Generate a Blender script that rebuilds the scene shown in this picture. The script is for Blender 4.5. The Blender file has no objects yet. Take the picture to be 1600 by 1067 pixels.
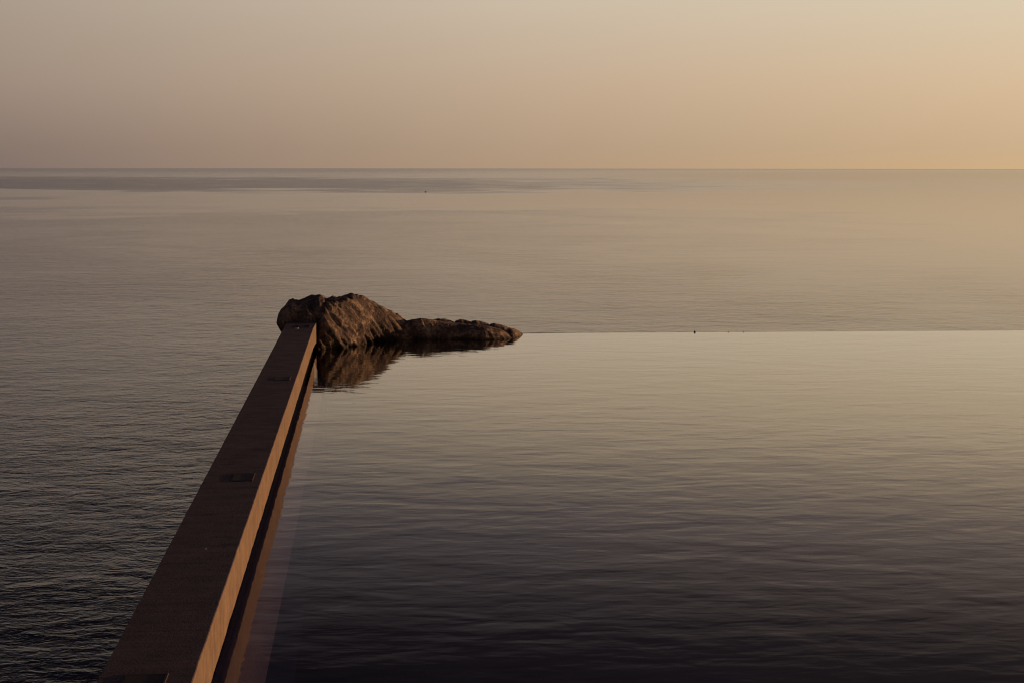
import bpy, bmesh, math, random
from mathutils import Vector, Matrix, noise
random.seed(4)
R = math.radians
S = bpy.context.scene
C = S.collection

# ---------------------------------------------------------------- camera
CAM_Z = 3.83                       # above the pool surface (z = 0)
cam = bpy.data.cameras.new('camera')
cam.sensor_width = 36.0
cam.lens = 36.0 * 2889 / 1600
cam.clip_start = 0.1
cam.clip_end = 200000
co = bpy.data.objects.new('camera', cam)
C.objects.link(co)
PITCH, YAW, ROLL = R(5.349), R(-4.434), -0.00125
co.matrix_world = (Matrix.Translation((0, 0, CAM_Z)) @ Matrix.Rotation(YAW, 4, 'Z')
                   @ Matrix.Rotation(R(90) - PITCH, 4, 'X') @ Matrix.Rotation(-ROLL, 4, 'Z'))
S.camera = co

# ---------------------------------------------------------------- exposure
S.render.engine = 'CYCLES'
S.view_settings.view_transform = 'Standard'
S.view_settings.look = 'None'
S.view_settings.exposure = 0
S.view_settings.gamma = 1

# ---------------------------------------------------------------- sun and sky
SUN_EL = R(2.3)
SUN_AZ = R(78)                    # clockwise from +Y (right of the view)
sd = Vector((math.sin(SUN_AZ) * math.cos(SUN_EL), math.cos(SUN_AZ) * math.cos(SUN_EL), math.sin(SUN_EL)))
sl = bpy.data.lights.new('sun', 'SUN')
sl.energy = 3.3
sl.angle = R(0.6)
sl.color = (1.0, 0.60, 0.34)
so = bpy.data.objects.new('sun', sl)
so.rotation_euler = sd.to_track_quat('Z', 'Y').to_euler()
so.location = (30, 10, 20)
C.objects.link(so)


def lin(c):
    return tuple(((v / 255) / 12.92 if v / 255 <= 0.04045 else ((v / 255 + 0.055) / 1.055) ** 2.4) for v in c) + (1,)


W = bpy.data.worlds.new('World')
S.world = W
W.use_nodes = True
nt = W.node_tree
nt.nodes.clear()
N, L = nt.nodes, nt.links
out = N.new('ShaderNodeOutputWorld')
bg = N.new('ShaderNodeBackground')
sky = N.new('ShaderNodeTexSky')
sky.sky_type = 'NISHITA'
sky.sun_disc = False
sky.sun_elevation = SUN_EL
sky.sun_rotation = SUN_AZ
sky.dust_density = 3
bg2 = N.new('ShaderNodeBackground')
bg2.inputs[1].default_value = 0.001
L.new(sky.outputs[0], bg2.inputs[0])
add = N.new('ShaderNodeAddShader')
tc = N.new('ShaderNodeTexCoord')
sep = N.new('ShaderNodeSeparateXYZ')
L.new(tc.outputs['Generated'], sep.inputs[0])


def ramp(pts):
    r = N.new('ShaderNodeValToRGB')
    e = r.color_ramp.elements
    while len(e) > 1:
        e.remove(e[-1])
    for i, (p, c) in enumerate(pts):
        x = e[0] if i == 0 else e.new(p)
        x.position = p
        x.color = lin(c)
    return r


mr = N.new('ShaderNodeMapRange')
mr.inputs['From Max'].default_value = 0.5
L.new(sep.outputs['Z'], mr.inputs[0])


def el(deg):
    return min(1, math.sin(R(deg)) / 0.5)


# evening haze: three vertical profiles, from away from the sun towards the sun
prof = [
    [(0, (131, 114, 106)), (el(.6), (136, 118, 108)), (el(2.5), (158, 139, 125)), (el(5.1), (171, 155, 139)),
     (el(8), (142, 131, 127)), (el(11), (99, 94, 100)), (el(15), (42, 37, 46)), (el(22), (24, 21, 30)), (1, (40, 37, 54))],
    [(0, (176, 149, 123)), (el(.6), (178, 153, 128)), (el(2.5), (192, 168, 143)), (el(5.1), (203, 186, 165)),
     (el(6.5), (208, 187, 160)), (el(8), (201, 181, 156)), (el(11), (139, 127, 127)), (el(15), (66, 58, 67)), (el(22), (38, 34, 44)), (1, (40, 37, 54))],
    [(0, (207, 174, 132)), (el(.6), (204, 175, 139)), (el(2.5), (216, 188, 154)), (el(5.1), (219, 202, 175)),
     (el(6.5), (226, 205, 171)), (el(8), (230, 206, 173)), (el(11), (173, 154, 144)), (el(15), (88, 77, 80)), (el(22), (48, 43, 50)), (1, (40, 37, 54))],
]
rs = []
for p in prof:
    r = ramp(p)
    L.new(mr.outputs[0], r.inputs[0])
    rs.append(r)
dt = N.new('ShaderNodeVectorMath')
dt.operation = 'DOT_PRODUCT'
dt.inputs[1].default_value = (math.sin(SUN_AZ), math.cos(SUN_AZ), 0)
L.new(tc.outputs['Generated'], dt.inputs[0])
HEAD = R(4.434)


def az_dot(d):
    return math.cos(SUN_AZ - HEAD - R(d))


mixes = []
prev = rs[0]
for k, (a, b) in enumerate([(-15.5, 0), (0, 15.5)]):
    m = N.new('ShaderNodeMapRange')
    m.inputs['From Min'].default_value = az_dot(a)
    m.inputs['From Max'].default_value = az_dot(b)
    L.new(dt.outputs['Value'], m.inputs[0])
    x = N.new('ShaderNodeMix')
    x.data_type = 'RGBA'
    L.new(m.outputs[0], x.inputs['Factor'])
    L.new((prev.outputs[0] if k == 0 else prev.outputs['Result']), x.inputs['A'])
    L.new(rs[k + 1].outputs[0], x.inputs['B'])
    prev = x
L.new(prev.outputs['Result'], bg.inputs[0])
L.new(bg.outputs[0], add.inputs[0])
L.new(bg2.outputs[0], add.inputs[1])
L.new(add.outputs[0], out.inputs[0])


# ---------------------------------------------------------------- helpers
def new_mat(name):
    m = bpy.data.materials.new(name)
    m.use_nodes = True
    return m, m.node_tree.nodes, m.node_tree.links, m.node_tree.nodes['Principled BSDF']


def noise_tex(N, L, co, scale, detail=4, rough=.55, map_scale=None, dist=0, dim=None):
    if map_scale:
        mp = N.new('ShaderNodeMapping')
        mp.inputs['Scale'].default_value = map_scale
        L.new(co, mp.inputs[0])
        co = mp.outputs[0]
    n = N.new('ShaderNodeTexNoise')
    n.inputs['Scale'].default_value = scale
    n.inputs['Detail'].default_value = detail
    n.inputs['Roughness'].default_value = rough
    n.inputs['Distortion'].default_value = dist
    L.new(co, n.inputs['Vector'])
    return n


def mramp(N, L, src, pts):
    r = N.new('ShaderNodeValToRGB')
    e = r.color_ramp.elements
    while len(e) > 1:
        e.remove(e[-1])
    for i, (p, c) in enumerate(pts):
        x = e[0] if i == 0 else e.new(p)
        x.position = p
        x.color = c if len(c) == 4 else tuple(c) + (1,)
    L.new(src, r.inputs[0])
    return r


def math_n(N, L, op, a, b=None, c=None, clamp=False):
    m = N.new('ShaderNodeMath')
    m.operation = op
    m.use_clamp = clamp
    for i, v in enumerate((a, b, c)):
        if v is None:
            continue
        if isinstance(v, (int, float)):
            m.inputs[i].default_value = v
        else:
            L.new(v, m.inputs[i])
    return m.outputs[0]


def link(name, me, mat, parent=None, smooth=False):
    o = bpy.data.objects.new(name, me)
    C.objects.link(o)
    if mat:
        me.materials.append(mat)
    if smooth:
        for p in me.polygons:
            p.use_smooth = True
    if parent:
        o.parent = parent
    return o


def bm_obj(name, bm, mat, parent=None, smooth=False):
    me = bpy.data.meshes.new(name)
    bmesh.ops.recalc_face_normals(bm, faces=bm.faces)
    bm.to_mesh(me)
    bm.free()
    return link(name, me, mat, parent, smooth)


def tag(o, label=None, cat=None, group=None, kind=None):
    if label:
        o['label'] = label
    if cat:
        o['category'] = cat
    if group:
        o['group'] = group
    if kind:
        o['kind'] = kind
    return o


def thing(name, loc, label, cat, group=None):
    o = bpy.data.objects.new(name, None)
    o.location = loc
    o.empty_display_size = 0.2
    C.objects.link(o)
    return tag(o, label, cat, group)


def add_box(bm, x0, x1, y0, y1, z0, z1):
    v = [bm.verts.new(p) for p in ((x0, y0, z0), (x1, y0, z0), (x1, y1, z0), (x0, y1, z0),
                                   (x0, y0, z1), (x1, y0, z1), (x1, y1, z1), (x0, y1, z1))]
    fs = [bm.faces.new([v[i] for i in q]) for q in ((3, 2, 1, 0), (4, 5, 6, 7), (0, 1, 5, 4), (1, 2, 6, 5), (2, 3, 7, 6), (3, 0, 4, 7))]
    return v, fs


def sheet(name, x0, x1, y0, y1, z, mat, nx=1, ny=1):
    me = bpy.data.meshes.new(name)
    vs = [(x0 + (x1 - x0) * i / nx, y0 + (y1 - y0) * j / ny, z) for j in range(ny + 1) for i in range(nx + 1)]
    fs = [(j * (nx + 1) + i, j * (nx + 1) + i + 1, (j + 1) * (nx + 1) + i + 1, (j + 1) * (nx + 1) + i)
          for j in range(ny) for i in range(nx)]
    me.from_pydata(vs, [], fs)
    return link(name, me, mat)


# ---------------------------------------------------------------- materials
SEA_Z = -20.0


def sea_material():
    m, N, L, b = new_mat('sea_water')
    tc = N.new('ShaderNodeTexCoord')
    o = tc.outputs['Object']
    sep = N.new('ShaderNodeSeparateXYZ')
    L.new(o, sep.inputs[0])
    N.remove(b)
    b = N.new('ShaderNodeBsdfGlossy')
    deep = N.new('ShaderNodeBsdfDiffuse')
    deep.inputs['Color'].default_value = (0.008, 0.009, 0.016, 1)
    fr = N.new('ShaderNodeFresnel')
    fr.inputs['IOR'].default_value = 1.33
    mx = N.new('ShaderNodeMixShader')
    L.new(math_n(N, L, 'MULTIPLY', math_n(N, L, 'POWER', fr.outputs[0], 1.4), 1.27, clamp=True), mx.inputs[0])
    L.new(deep.outputs[0], mx.inputs[1])
    L.new(b.outputs[0], mx.inputs[2])
    L.new(mx.outputs[0], N['Material Output'].inputs[0])
    # slicks: calm and rippled patches, long across the view
    lg = math_n(N, L, 'LOGARITHM', math_n(N, L, 'MAXIMUM', sep.outputs['Y'], 20), 10)
    n1 = noise_tex(N, L, o, 1, 6, .6, (1 / 420, 1 / 520, 1), .9)
    n2 = noise_tex(N, L, o, 1, 5, .6, (1 / 80, 1 / 130, 1), .6)
    n3 = noise_tex(N, L, o, 1, 3, .5, (1 / 30, 1 / 14, 1), .3)
    pos = math_n(N, L, 'ADD', lg, math_n(N, L, 'MULTIPLY', math_n(N, L, 'SUBTRACT', n1.outputs[0], .5), .75))
    # log10(distance) 1.8 .. 4.6 -> 0..1
    u = math_n(N, L, 'DIVIDE', math_n(N, L, 'SUBTRACT', pos, 1.8), 2.8, clamp=True)

    def lp(d):
        return (math.log10(d) - 1.8) / 2.8
    calm = mramp(N, L, u, [(0, (.5,) * 3), (lp(250), (.5,) * 3), (lp(600), (.40,) * 3), (lp(980), (.24,) * 3), (lp(1130), (.95,) * 3),
                           (lp(1700), (.92,) * 3), (lp(2050), (.16,) * 3), (lp(3800), (.2,) * 3), (lp(5200), (.75,) * 3),
                           (lp(9000), (.55,) * 3), (lp(16000), (.3,) * 3), (1, (.25,) * 3)])
    cal = math_n(N, L, 'ADD', calm.outputs[0], math_n(N, L, 'MULTIPLY', math_n(N, L, 'SUBTRACT', n2.outputs[0], .5), 1.6), clamp=True)
    # lee of the headland: smoother water out to the right
    lee = math_n(N, L, 'DIVIDE', math_n(N, L, 'SUBTRACT', sep.outputs['X'], math_n(N, L, 'MULTIPLY', sep.outputs['Y'], .07)),
                 math_n(N, L, 'ADD', 40, math_n(N, L, 'MULTIPLY', sep.outputs['Y'], .20)))
    near = N.new('ShaderNodeMapRange')
    near.interpolation_type = 'SMOOTHSTEP'
    for i_, v_ in enumerate((250, 520, .3, 1)):
        near.inputs[1 + i_].default_value = v_
    L.new(sep.outputs['Y'], near.inputs[0])
    hz = N.new('ShaderNodeMapRange')
    hz.interpolation_type = 'SMOOTHSTEP'
    for i_, v_ in enumerate((6000, 40000, 1, .2)):
        hz.inputs[1 + i_].default_value = v_
    L.new(sep.outputs['Y'], hz.inputs[0])
    far = N.new('ShaderNodeMapRange')
    far.interpolation_type = 'SMOOTHSTEP'
    for i_, v_ in enumerate((500, 2400, 0, .13)):
        far.inputs[1 + i_].default_value = v_
    L.new(sep.outputs['Y'], far.inputs[0])
    cal = math_n(N, L, 'ADD', cal, math_n(N, L, 'MULTIPLY', math_n(N, L, 'MAXIMUM', math_n(N, L, 'MINIMUM', lee, 1), -.35),
              math_n(N, L, 'MULTIPLY', math_n(N, L, 'MULTIPLY', near.outputs[0], hz.outputs[0]), .72)), clamp=True)
    # waves
    wa = noise_tex(N, L, o, 1, 2, .5, (1 / 4.2, 1 / 4.0, 1), .5)
    wb = noise_tex(N, L, o, 1, 3, .6, (1 / 2.1, 1 / 1.7, 1), .6)
    wc = noise_tex(N, L, o, 1, 3, .6, (1 / .5, 1 / .42, 1), .4)
    h = math_n(N, L, 'ADD', math_n(N, L, 'MULTIPLY', wa.outputs[0], .22),
               math_n(N, L, 'ADD', math_n(N, L, 'MULTIPLY', wb.outputs[0], .24), math_n(N, L, 'MULTIPLY', wc.outputs[0], .06)))
    wd = noise_tex(N, L, o, 1, 3, .6, (1 / 9, 1 / 11, 1), .5)
    h = math_n(N, L, 'ADD', h, math_n(N, L, 'MULTIPLY', wd.outputs[0], .3))
    h = math_n(N, L, 'ADD', h, math_n(N, L, 'MULTIPLY', n3.outputs[0], .45))
    amp = math_n(N, L, 'SUBTRACT', 1.22, cal)
    bp = N.new('ShaderNodeBump')
    bp.inputs['Distance'].default_value = 1.0
    L.new(math_n(N, L, 'MULTIPLY', h, amp), bp.inputs['Height'])
    bp.inputs['Strength'].default_value = .50
    L.new(bp.outputs[0], b.inputs['Normal'])
    L.new(bp.outputs[0], fr.inputs['Normal'])
    rg = math_n(N, L, 'ADD', math_n(N, L, 'MULTIPLY', amp, far.outputs[0]), math_n(N, L, 'ADD', .045, math_n(N, L, 'MULTIPLY', amp, .035)))
    L.new(rg, b.inputs['Roughness'])
    return m


def pool_material():
    m, N, L, b = new_mat('pool_water')
    N.remove(b)
    outn = N['Material Output']
    tc = N.new('ShaderNodeTexCoord')
    o = tc.outputs['Object']
    wa = noise_tex(N, L, o, 1, 2, .5, (1 / 1.3, 1 / .9, 1), .3)
    wb = noise_tex(N, L, o, 1, 2, .5, (1 / .5, 1 / .33, 1), .3)
    wc = noise_tex(N, L, o, 1, 2, .5, (1 / .2, 1 / .09, 1), .2)
    calm = noise_tex(N, L, o, 1, 2, .5, (1 / 9, 1 / 6, 1), .2)
    h = math_n(N, L, 'ADD', math_n(N, L, 'MULTIPLY', wa.outputs[0], .0066),
               math_n(N, L, 'ADD', math_n(N, L, 'MULTIPLY', wb.outputs[0], .0026), math_n(N, L, 'MULTIPLY', wc.outputs[0], .0004)))
    h = math_n(N, L, 'MULTIPLY', h, math_n(N, L, 'ADD', .5, calm.outputs[0]))
    bp = N.new('ShaderNodeBump')
    bp.inputs['Distance'].default_value = 1.0
    bp.inputs['Strength'].default_value = 1
    L.new(h, bp.inputs['Height'])
    g = N.new('ShaderNodeBsdfGlossy')
    g.inputs['Roughness'].default_value = .032
    g.inputs['Color'].default_value = (1, .985, .96, 1)
    L.new(bp.outputs[0], g.inputs['Normal'])
    t = N.new('ShaderNodeBsdfTransparent')
    t.inputs['Color'].default_value = (.86, .82, .80, 1)
    fr = N.new('ShaderNodeFresnel')
    fr.inputs['IOR'].default_value = 1.33
    L.new(bp.outputs[0], fr.inputs['Normal'])
    mx = N.new('ShaderNodeMixShader')
    # reflectance steepened a little, as through a polarising filter
    L.new(math_n(N, L, 'MULTIPLY', math_n(N, L, 'POWER', fr.outputs[0], 1.6), 1.66, clamp=True), mx.inputs[0])
    L.new(t.outputs[0], mx.inputs[1])
    L.new(g.outputs[0], mx.inputs[2])
    L.new(mx.outputs[0], outn.inputs[0])
    return m


def concrete(name, dark, light, bump=.004, streak=True, rough=.85):
    m, N, L, b = new_mat(name)
    tc = N.new('ShaderNodeTexCoord')
    o = tc.outputs['Object']
    a = noise_tex(N, L, o, 3.0, 6, .65)
    s = noise_tex(N, L, o, 1, 5, .6, (1.2, 9, 9))
    f = noise_tex(N, L, o, 60, 4, .7)
    v = math_n(N, L, 'ADD', math_n(N, L, 'MULTIPLY', a.outputs[0], .45),
               math_n(N, L, 'ADD', math_n(N, L, 'MULTIPLY', s.outputs[0], .35), math_n(N, L, 'MULTIPLY', f.outputs[0], .2)))
    r = mramp(N, L, v, [(.36, dark), (.64, light)])
    L.new(r.outputs[0], b.inputs['Base Color'])
    b.inputs['Roughness'].default_value = rough
    b.inputs['Specular IOR Level'].default_value = .25
    bp = N.new('ShaderNodeBump')
    bp.inputs['Distance'].default_value = bump
    bp.inputs['Strength'].default_value = 1
    L.new(math_n(N, L, 'ADD', f.outputs[0], math_n(N, L, 'MULTIPLY', a.outputs[0], 2)), bp.inputs['Height'])
    L.new(bp.outputs[0], b.inputs['Normal'])
    return m


def rock_material():
    m, N, L, b = new_mat('weathered_rock')
    tc = N.new('ShaderNodeTexCoord')
    o = tc.outputs['Object']
    a = noise_tex(N, L, o, 2.2, 8, .65, None, .5)
    f = noise_tex(N, L, o, 14, 6, .7)
    v = math_n(N, L, 'ADD', math_n(N, L, 'MULTIPLY', a.outputs[0], .6), math_n(N, L, 'MULTIPLY', f.outputs[0], .4))
    r = mramp(N, L, v, [(.38, (.03, .023, .024)), (.50, (.14, .095, .072)), (.62, (.46, .32, .20))])
    sp = N.new('ShaderNodeSeparateXYZ')
    L.new(o, sp.inputs[0])
    wet = N.new('ShaderNodeMapRange')          # dark tide band just above the water
    for i_, v_ in enumerate((.02, .13, .35, 1)):
        wet.inputs[1 + i_].default_value = v_
    L.new(math_n(N, L, 'ADD', sp.outputs['Z'], math_n(N, L, 'MULTIPLY', math_n(N, L, 'SUBTRACT', a.outputs[0], .5), .25)), wet.inputs[0])
    vm = N.new('ShaderNodeVectorMath')
    vm.operation = 'SCALE'
    L.new(r.outputs[0], vm.inputs[0])
    L.new(wet.outputs[0], vm.inputs['Scale'])
    L.new(vm.outputs[0], b.inputs['Base Color'])
    b.inputs['Roughness'].default_value = .9
    b.inputs['Specular IOR Level'].default_value = .2
    bp = N.new('ShaderNodeBump')
    bp.inputs['Distance'].default_value = .05
    bp.inputs['Strength'].default_value = 1
    L.new(math_n(N, L, 'ADD', f.outputs[0], a.outputs[0]), bp.inputs['Height'])
    L.new(bp.outputs[0], b.inputs['Normal'])
    return m


M_sea = sea_material()
M_pool = pool_material()
M_top = concrete('shaded_concrete_top', (.036, .024, .034), (.135, .090, .102))  # wall top: same concrete, darkened in its colour for the grazing-sun shade
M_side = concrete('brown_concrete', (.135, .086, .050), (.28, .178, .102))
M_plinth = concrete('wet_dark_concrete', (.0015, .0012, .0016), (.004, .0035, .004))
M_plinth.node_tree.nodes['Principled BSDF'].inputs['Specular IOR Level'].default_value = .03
M_ledge = concrete('submerged_render', (.70, .66, .64), (.82, .78, .75))
M_floor = concrete('dark_pool_plaster', (.05, .047, .052), (.075, .07, .078))
M_rock = rock_material()
M_cliff = concrete('cliff_stone', (.12, .09, .07), (.26, .20, .16), .05)
M_metal = concrete('aged_brass', (.040, .026, .026), (.075, .050, .048), .0005, rough=.8)
M_pebble = concrete('pale_stone', (.5, .42, .38), (.7, .6, .55))
M_buoy = concrete('dark_float', (.02, .015, .012), (.05, .03, .02))

# ---------------------------------------------------------------- sea
sea = bpy.data.meshes.new('sea')
rad = [0, 30, 60, 120, 250, 500, 1000, 2500, 6000, 15000, 40000, 90000]
vs = [(0, 0, SEA_Z)]
fs = []
NS = 96
for r_ in rad[1:]:
    for k in range(NS):
        a_ = 2 * math.pi * k / NS
        vs.append((r_ * math.cos(a_), r_ * math.sin(a_), SEA_Z))
for k in range(NS):
    fs.append((0, 1 + k, 1 + (k + 1) % NS))
for j in range(len(rad) - 2):
    for k in range(NS):
        a0 = 1 + j * NS
        b0 = a0 + NS
        fs.append((a0 + k, b0 + k, b0 + (k + 1) % NS, a0 + (k + 1) % NS))
sea.from_pydata(vs, [], fs)
tag(link('sea', sea, M_sea), kind='structure')

# ---------------------------------------------------------------- pool
XR, XL, ZT, ZB = -1.142, -1.75, .56, .172       # slab faces, top and underside
PX0, PX1, PY0, PY1 = -1.20, 30.0, 2.0, 42.75
tag(sheet('pool_water', PX0, PX1, PY0, PY1, 0.0, M_pool), kind='structure')
bm = bmesh.new()
add_box(bm, PX0 - .12, PX1, PY0, PY1 - .01, -1.7, -1.5)
add_box(bm, PX1 + .003, PX1 + .3, PY0, PY1 - .01, -1.7, .06)
add_box(bm, PX0 - .12, PX1 + .3, PY0 - .3, PY0 - .003, -1.7, .1)
tag(bm_obj('pool_floor', bm, M_floor), kind='structure')
# shallow ledge along the wall, just under the surface
bm = bmesh.new()
add_box(bm, PX0 + .001, -.80, PY0, 33.0, -1.5, -.035)
led = bm_obj('pool_ledge', bm, M_ledge)
tag(led, 'pale submerged ledge running along the foot of the low brown wall', 'ledge')
# overflow edge: barely below the water, its outer lip showing dark where it leaves the rocks
bm = bmesh.new()
prof_e = []
for i in range(161):
    x = PX0 + (PX1 - PX0) * (i / 160) ** 1.6
    if x < 3.8:
        t_ = .007
    elif x < 5.4:
        t_ = .007 - .011 * (x - 3.8) / 1.6
    else:
        t_ = -.004
    t_ += .003 * noise.noise(Vector((x * 1.3, 3, 1))) * (1 if x < 12 else .3)
    prof_e.append((x, min(t_, .026)))
ring = []
for x, t_ in prof_e:
    ring.append([bm.verts.new((x, y, z)) for y, z in ((PY1 - .004, -1.5), (PY1 - .004, t_ - .003), (PY1 + .02, t_), (PY1 + .16, t_ - .03), (PY1 + .22, -.15), (PY1 + .22, -3.0))])
for i in range(160):
    for j in range(5):
        bm.faces.new((ring[i][j], ring[i + 1][j], ring[i + 1][j + 1], ring[i][j + 1]))
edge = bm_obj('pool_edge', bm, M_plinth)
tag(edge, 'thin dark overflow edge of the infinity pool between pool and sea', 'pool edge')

# ---------------------------------------------------------------- boundary wall
wall = thing('pool_wall', (XL, 4, 0), 'long low brown concrete wall running from the foreground to the rocks along the pool', 'wall')


def put(o, p):
    o.parent = p
    o.matrix_parent_inverse = Matrix.Translation(p.location).inverted()
    return o


bm = bmesh.new()
NY = 900
rings = []
Y0, Y1 = 3.0, 39.95
for j in range(NY + 1):
    y = Y0 + (Y1 - Y0) * j / NY
    fl = max(0, (y - 37.6) / 2.35)
    xr = XR + .05 * fl ** 2
    w = lambda k, s=.0030: s * noise.noise(Vector((k * 7.1, y * 1.9, k))) + .8 * s * noise.noise(Vector((k * 3.1, y * 7.5, k + 9))) + .5 * s * noise.noise(Vector((k * 5.3, y * 17.0, k + 2)))
    zb = ZB - .04 * fl
    c = .006
    pts = [(XL + w(1), ZB), (XL + w(1), ZT - c), (XL + c + w(1), ZT + w(2, .0015)), (xr - c + w(3), ZT + w(4, .0015)),
           (xr + w(3), ZT - c + w(4)), (xr + w(5) - .000, zb + w(6))]
    rings.append([bm.verts.new((px, y, pz)) for px, pz in pts])
for j in range(NY):
    for k in range(6):
        k2 = (k + 1) % 6
        bm.faces.new((rings[j][k], rings[j][k2], rings[j + 1][k2], rings[j + 1][k]))
bm.faces.new(rings[0])
bm.faces.new(list(reversed(rings[-1])))
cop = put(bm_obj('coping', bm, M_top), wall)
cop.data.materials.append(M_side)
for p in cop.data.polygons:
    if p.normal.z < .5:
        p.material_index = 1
bm = bmesh.new()
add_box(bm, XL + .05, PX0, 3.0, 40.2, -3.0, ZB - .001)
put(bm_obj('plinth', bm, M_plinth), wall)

# ---------------------------------------------------------------- flat boxes on the wall
def cover_box(x0, x1, y0, y1, tilt, label):
    cx, cy = (x0 + x1) / 2, (y0 + y1) / 2
    t = thing('light_fitting', (cx, cy, ZT), label, 'light fitting', 'flat light fittings set along the top of the wall')
    hx, hy = (x1 - x0) / 2, (y1 - y0) / 2
    bm = bmesh.new()
    add_box(bm, -hx, hx, -hy, hy, -.01, .003)
    bmesh.ops.bevel(bm, geom=list(bm.edges), offset=.002, segments=1, affect='EDGES')
    add_box(bm, hx - .016, hx - .002, -hy + .004, hy - .004, .0025, .010)
    o = bm_obj('frame', bm, M_metal, t)
    bm = bmesh.new()
    add_box(bm, -hx + .02, hx - .02, -hy + .02, hy - .03, .0035, .005)
    bmesh.ops.bevel(bm, geom=list(bm.edges), offset=.002, segments=2, affect='EDGES')
    o2 = bm_obj('cover', bm, M_metal, t)
    o2.rotation_euler = (0, 0, 0)
    t.rotation_euler = (0, 0, tilt)
    return t


cover_box(-1.47, -1.23, 19.35, 19.85, 0, 'flat brown box on the wall top midway between frame bottom and rocks')
cover_box(-1.48, -1.23, 28.6, 29.1, 0, 'flat brown box on the wall top, second nearest to the rocks')
cover_box(-1.49, -1.22, 38.1, 38.7, 0, 'flat brown box on the wall top right beside the rocks')
cover_box(-1.60, -1.31, 11.35, 11.9, 0, 'flat dark box on the wall top cut off by the lower frame edge')


def pebble(x, y, r, label):
    bm = bmesh.new()
    bmesh.ops.create_icosphere(bm, subdivisions=2, radius=r)
    for v in bm.verts:
        v.co *= 1 + .25 * noise.noise(v.co * 40 + Vector((x, y, 0)))
        v.co.z *= .5
        v.co.x *= 1.5
    o = bm_obj('pebble', bm, M_pebble, None, True)
    o.location = (x, y, ZT + r * .45)
    return tag(o, label, 'pebble')


pebble(-1.42, 15.86, .008, 'tiny pale pebble lying on the bare foreground stretch of the wall top')
pebble(-1.47, 37.8, .026, 'small pale stone on the wall top in front of the farthest flat box')

# ---------------------------------------------------------------- rocks
F_, TH = 2889.0, PITCH


def interp(tab, x):
    if x <= tab[0][0]:
        return tab[0][1]
    for (a, va), (b, vb) in zip(tab, tab[1:]):
        if x <= b:
            t = (x - a) / (b - a)
            return va + (vb - va) * t
    return tab[-1][1]


def ridged(p, octs=5, lac=2.1, gain=.5):
    s, a = 0, 1
    for _ in range(octs):
        n = 1 - abs(noise.noise(p)) * 2
        s += a * n
        a *= gain
        p = p * lac + Vector((3.1, 1.7, 5.3))
    return s


def facets(p, seed):
    # flat faces with random tilts that meet in creases
    ds, ps = noise.voronoi(p)
    a = b = 0
    for dd, pp in zip(ds, ps):
        w_ = math.exp(-14 * (dd - ds[0]))
        g = noise.cell_vector(pp * 37.1 + Vector((seed, seed, seed)))
        a += w_ * ((p - pp).dot(g) * 1.3 + (g.x + g.y) * .16)
        b += w_
    return a / b


def make_rock(name, label, top, front, back, bottom, nx, nv, disp, shear, seed, px=.8, pz=.8, cat='rock', fine=.02, yc_shift=0):
    """closed rock swept along x; tables give crest height, front and back y, underside z for each x"""
    x0, x1 = top[0][0], top[-1][0]
    bm = bmesh.new()
    rings = []
    for i in range(nx + 1):
        u = i / nx
        x = x0 + (x1 - x0) * u
        zt, yf, yb, zb = (interp(t, x) for t in (top, front, back, bottom))
        end = min(1, math.sqrt(max(0, 1 - (2 * u - 1) ** 18)) + .03)
        zc = (zt + zb) / 2
        hz = (zt - zb) / 2 * end
        yc, hy = (yf + yb) / 2, (yb - yf) / 2 * end
        r = []
        for j in range(nv):
            a = 2 * math.pi * j / nv
            ca, sa = math.cos(a), math.sin(a)
            y = yc - hy * math.copysign(abs(ca) ** px, ca)
            z = zc + hz * math.copysign(abs(sa) ** pz, sa)
            p = Vector((x, y, z))
            nrm = Vector((0, -ca, sa))
            q = Vector((x + shear * z, y, z * .45 + x * .25))
            d = .45 * disp * (ridged(Vector((q.x * 2.4, q.y * .8, q.z * .9)) + Vector((seed, 0, 0)), 3) - .7)
            d += 1.5 * disp * facets(Vector((q.x * 2.6 + seed, y * 1.5, q.z * 2.2)), seed)
            d += .65 * disp * facets(Vector((q.x * 7.0, y * 4 + seed, q.z * 4.5)), seed + 5)
            d += fine * (ridged(Vector((q.x * 9, q.y * 5, q.z * 4)) + Vector((0, seed, 0)), 3) - .8)
            damp = 1 if sa < .5 else 1 - .55 * (sa - .5) / .5
            p += nrm * d * damp * min(1, end * 1.2)
            p.x += .6 * d * damp
            r.append(bm.verts.new(p))
        rings.append(r)
    for i in range(nx):
        for j in range(nv):
            k = (j + 1) % nv
            bm.faces.new((rings[i][j], rings[i][k], rings[i + 1][k], rings[i + 1][j]))
    bm.faces.new(list(reversed(rings[0])))
    bm.faces.new(rings[-1])
    o = bm_obj(name, bm, M_rock, None, False)
    for p in o.data.polygons:
        p.use_smooth = True
    return tag(o, label, cat)


def wx(px, y):            # world x of the crest seen at that column, for a crest at depth y
    return (px - 575) / 2889 * y * 1.006


def wz(py, y):
    return CAM_Z - (py - 262.6) / 2889 * y * 1.004


def crest(pts, y):
    return [(wx(a, y), wz(b, y)) for a, b in pts]


CY = 40.5
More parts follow.
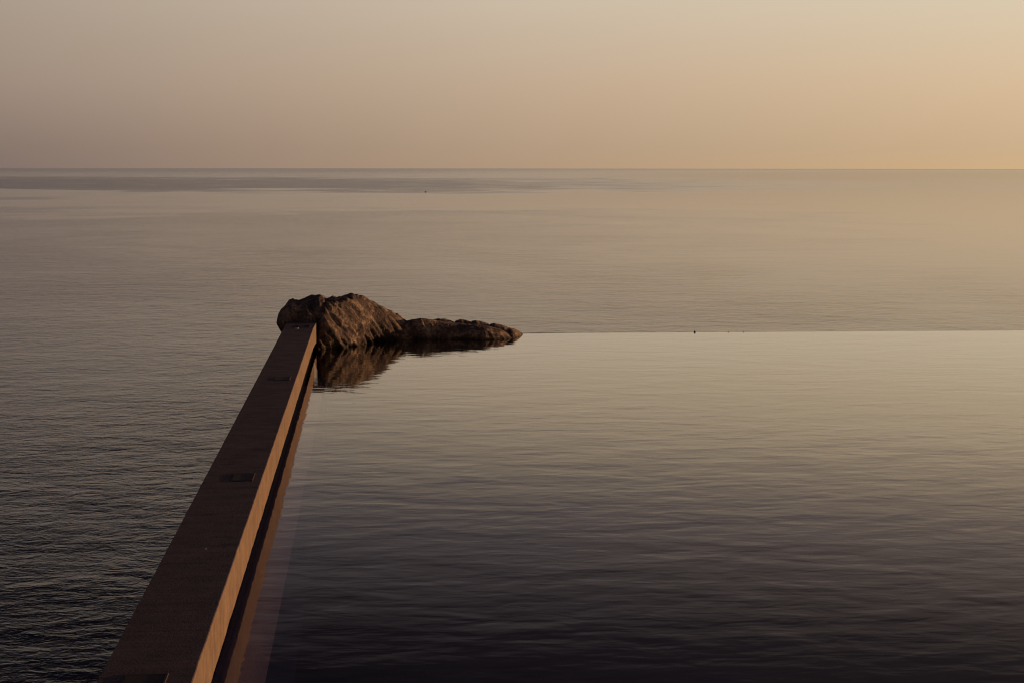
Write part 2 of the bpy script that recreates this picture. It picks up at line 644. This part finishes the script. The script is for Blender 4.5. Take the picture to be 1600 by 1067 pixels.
# main hump
top = crest([(488, 505), (494, 484), (500, 473), (508, 467), (520, 466), (532, 465), (545, 463.5), (556, 464), (563, 466), (575, 473), (590, 481),
             (603, 488), (612, 494), (620, 501), (630, 507), (643, 515), (655, 526)], CY)
front = [(-1.25, 39.25), (-1.0, 39.2), (-.6, 39.6), (-.3, 40.15), (0, 40.65), (.35, 41.1), (.75, 41.45), (1.3, 41.6)]
back = [(-1.3, 41.6), (-.5, 42.2), (.6, 42.3), (1.3, 42.2)]
make_rock('boulder', 'tall brown craggy boulder with sunlit ridges at the end of the wall', top, front, back,
          [(-2, -.6), (3, -.6)], 280, 170, .095, .8, 3.3, .85, 1.15, 'boulder', .018)
# left mass, overhanging the sea side of the wall
top = crest([(431.5, 500), (434, 488), (439, 481), (446, 474), (451, 467), (457, 465), (466, 468), (474, 466), (482, 463), (490, 461), (498, 460), (504, 462),
             (509, 467), (516, 477), (524, 490)], CY)
make_rock('boulder', 'dark rounded boulder overhanging the sea side of the wall end', top,
          [(-2.0, 39.9), (-1.7, 39.55), (-1.2, 39.5), (-.6, 39.7)], [(-2.0, 41.2), (-1.2, 41.9), (-.6, 41.7)],
          [(-2.0, .40), (-1.85, .22), (-1.6, .05), (-1.2, -.3), (0, -.3)], 170, 110, .05, .4, 8.1, .9, .9, 'boulder', .018)
# knob behind
top = crest([(600, 500), (606, 491), (612, 488.5), (619, 489), (625, 494), (630, 502), (634, 510)], 42.0)
make_rock('rock', 'small dark knob of rock in the dip behind the tall boulder', top,
          [(0, 41.7), (2, 41.7)], [(0, 42.4), (2, 42.4)], [(-2, -.3), (3, -.3)], 70, 60, .02, .3, 5.0, .9, .9, 'rock', .012)
# long low rock
top = crest([(592, 520), (603, 513), (620, 503), (634, 500), (645, 497.5), (655, 496), (668, 498), (678, 500), (690, 501), (705, 503), (720, 505), (740, 506),
             (760, 509), (778, 513), (790, 519), (800, 526), (806, 532)], 41.85)
front = [(.2, 41.4), (.6, 41.35), (1.0, 41.4), (2.0, 41.4), (2.6, 41.2), (3.25, 41.35), (3.45, 42.2)]
make_rock('rock', 'long low dark rock lying half submerged along the pool edge', top, front,
          [(.2, 42.3), (1.5, 42.4), (3.0, 42.5), (3.45, 42.6)], [(-2, -.5), (5, -.5)], 300, 110, .018, .25, 1.7, .8, .85, 'rock', .009)
# slabs lying behind it
for k, (pts, y, f0, b0, lab) in enumerate([
        ([(672, 505), (676, 498.5), (684, 497), (694, 498), (704, 501), (712, 505)], 42.2, 41.9, 42.7, 'narrow dark slab of rock behind the middle of the long low rock'),
        ([(704, 508), (710, 500.5), (717, 498.8), (726, 499.8), (735, 503), (742, 508)], 42.2, 41.9, 42.7, 'short humped dark rock behind the long low rock, next to the notch'),
        ([(730, 510), (735, 502.5), (741, 500.5), (750, 502), (760, 505.5), (766, 510)], 42.2, 41.9, 42.75, 'humped dark rock between two notches on the ridge line'),
        ([(760, 514), (764, 506.5), (770, 505), (780, 507), (790, 510.5), (798, 515), (805, 521)], 42.2, 41.8, 42.75, 'dark tapering rock on the ridge line close to the sunlit tip'),
        ([(776, 522), (784, 514), (793, 511.5), (800, 513), (807, 516.5), (813, 521), (818, 526)], 42.3, 41.6, 42.85, 'sunlit pointed tip rock where the rocks meet the overflow edge')]):
    top = crest(pts, y)
    make_rock('rock', lab, top, [(0, f0), (3.25, f0), (3.6, max(f0, 42.45))], [(0, b0), (5, b0)], [(-2, -.4), (5, -.4)], 90, 70, .02, .3, 11 + k * 2.3, .85, .85, 'rock', .012)
S_ = [o for o in C.objects if o.name.startswith('rock') or o.name.startswith('boulder')]
for o in S_:
    o['group'] = 'rocks at the end of the pool wall'

# ---------------------------------------------------------------- drain, floats
bm = bmesh.new()
bmesh.ops.create_cone(bm, cap_ends=True, segments=32, radius1=.13, radius2=.11, depth=.05)
dr = bm_obj('pool_drain', bm, M_plinth)
dr.location = (1.45, 14.2, -1.47)
tag(dr, 'round dark drain cover seen faintly under the water near the frame bottom', 'drain')


bm = bmesh.new()
add_box(bm, -.05, .05, -.12, .12, -.1, .1)
bmesh.ops.bevel(bm, geom=list(bm.edges), offset=.02, segments=2, affect='EDGES')
uw = bm_obj('underwater_fitting', bm, M_plinth)
uw.location = (-.72, 19.2, -.16)
tag(uw, 'small dark underwater fitting mounted beside the pale submerged ledge', 'underwater fitting')


def floatb(name, loc, r, h, label, cat):
    t = thing(name, loc, label, cat)
    bm = bmesh.new()
    bmesh.ops.create_uvsphere(bm, u_segments=16, v_segments=10, radius=r)
    for v in bm.verts:
        v.co.z = v.co.z * .8 + r * .3
    bm_obj('hull', bm, M_buoy, t, True)
    bm = bmesh.new()
    bmesh.ops.create_cone(bm, cap_ends=True, segments=10, radius1=r * .25, radius2=r * .12, depth=h)
    bmesh.ops.translate(bm, verts=bm.verts, vec=(0, 0, r + h * .4))
    bm_obj('mast', bm, M_buoy, t)
    return t


for k_, (x_, r_, lab) in enumerate(((7.62, .022, 'dark stone on the overflow edge, the largest of the dots on that line'),
                                    (8.42, .009, 'tiny dark stone on the overflow edge just right of the largest dot'),
                                    (8.78, .010, 'tiny dark stone farthest right on the overflow edge'))):
    bm = bmesh.new()
    bmesh.ops.create_icosphere(bm, subdivisions=2, radius=r_)
    for v in bm.verts:
        v.co *= 1 + .3 * noise.noise(v.co * 30 + Vector((x_, 0, 0)))
    st = bm_obj('stone', bm, M_buoy, None, True)
    st.location = (x_, PY1 + .03, .004 + r_ * .6)
    tag(st, lab, 'stone', 'small stones on the overflow edge')
floatb('buoy', (55.8 * 1.0, 1815, SEA_Z), .85, .6, 'tiny dark buoy far out in the bright calm band of sea', 'buoy')

# ---------------------------------------------------------------- cliff under the pool
bm = bmesh.new()
grid = []
path = [(-1.55, 3.2), (-1.52, 15), (-1.5, 28), (-1.5, 40), (0, 42.5), (8, 42.6), (18, 42.6), (30, 42.6)]
for (x, y) in path:
    col = []
    for k in range(9):
        t = k / 8
        ox = t * 3 * (0 if x > -1 else -.15)
        n = noise.noise(Vector((x * .3, y * .3, t * 4))) * .6 * min(1, t * 3)
        col.append(bm.verts.new((x + .3 + t * 2.2 + n, y - .2 - t * 3 + n, -2.6 - t * 18.4)))
    grid.append(col)
for i in range(len(path) - 1):
    for k in range(8):
        bm.faces.new((grid[i][k], grid[i + 1][k], grid[i + 1][k + 1], grid[i][k + 1]))
tag(bm_obj('cliff', bm, M_cliff), kind='structure')

S.cycles.max_bounces = 6
S.cycles.filter_width = 1.1
S.cycles.transparent_max_bounces = 8
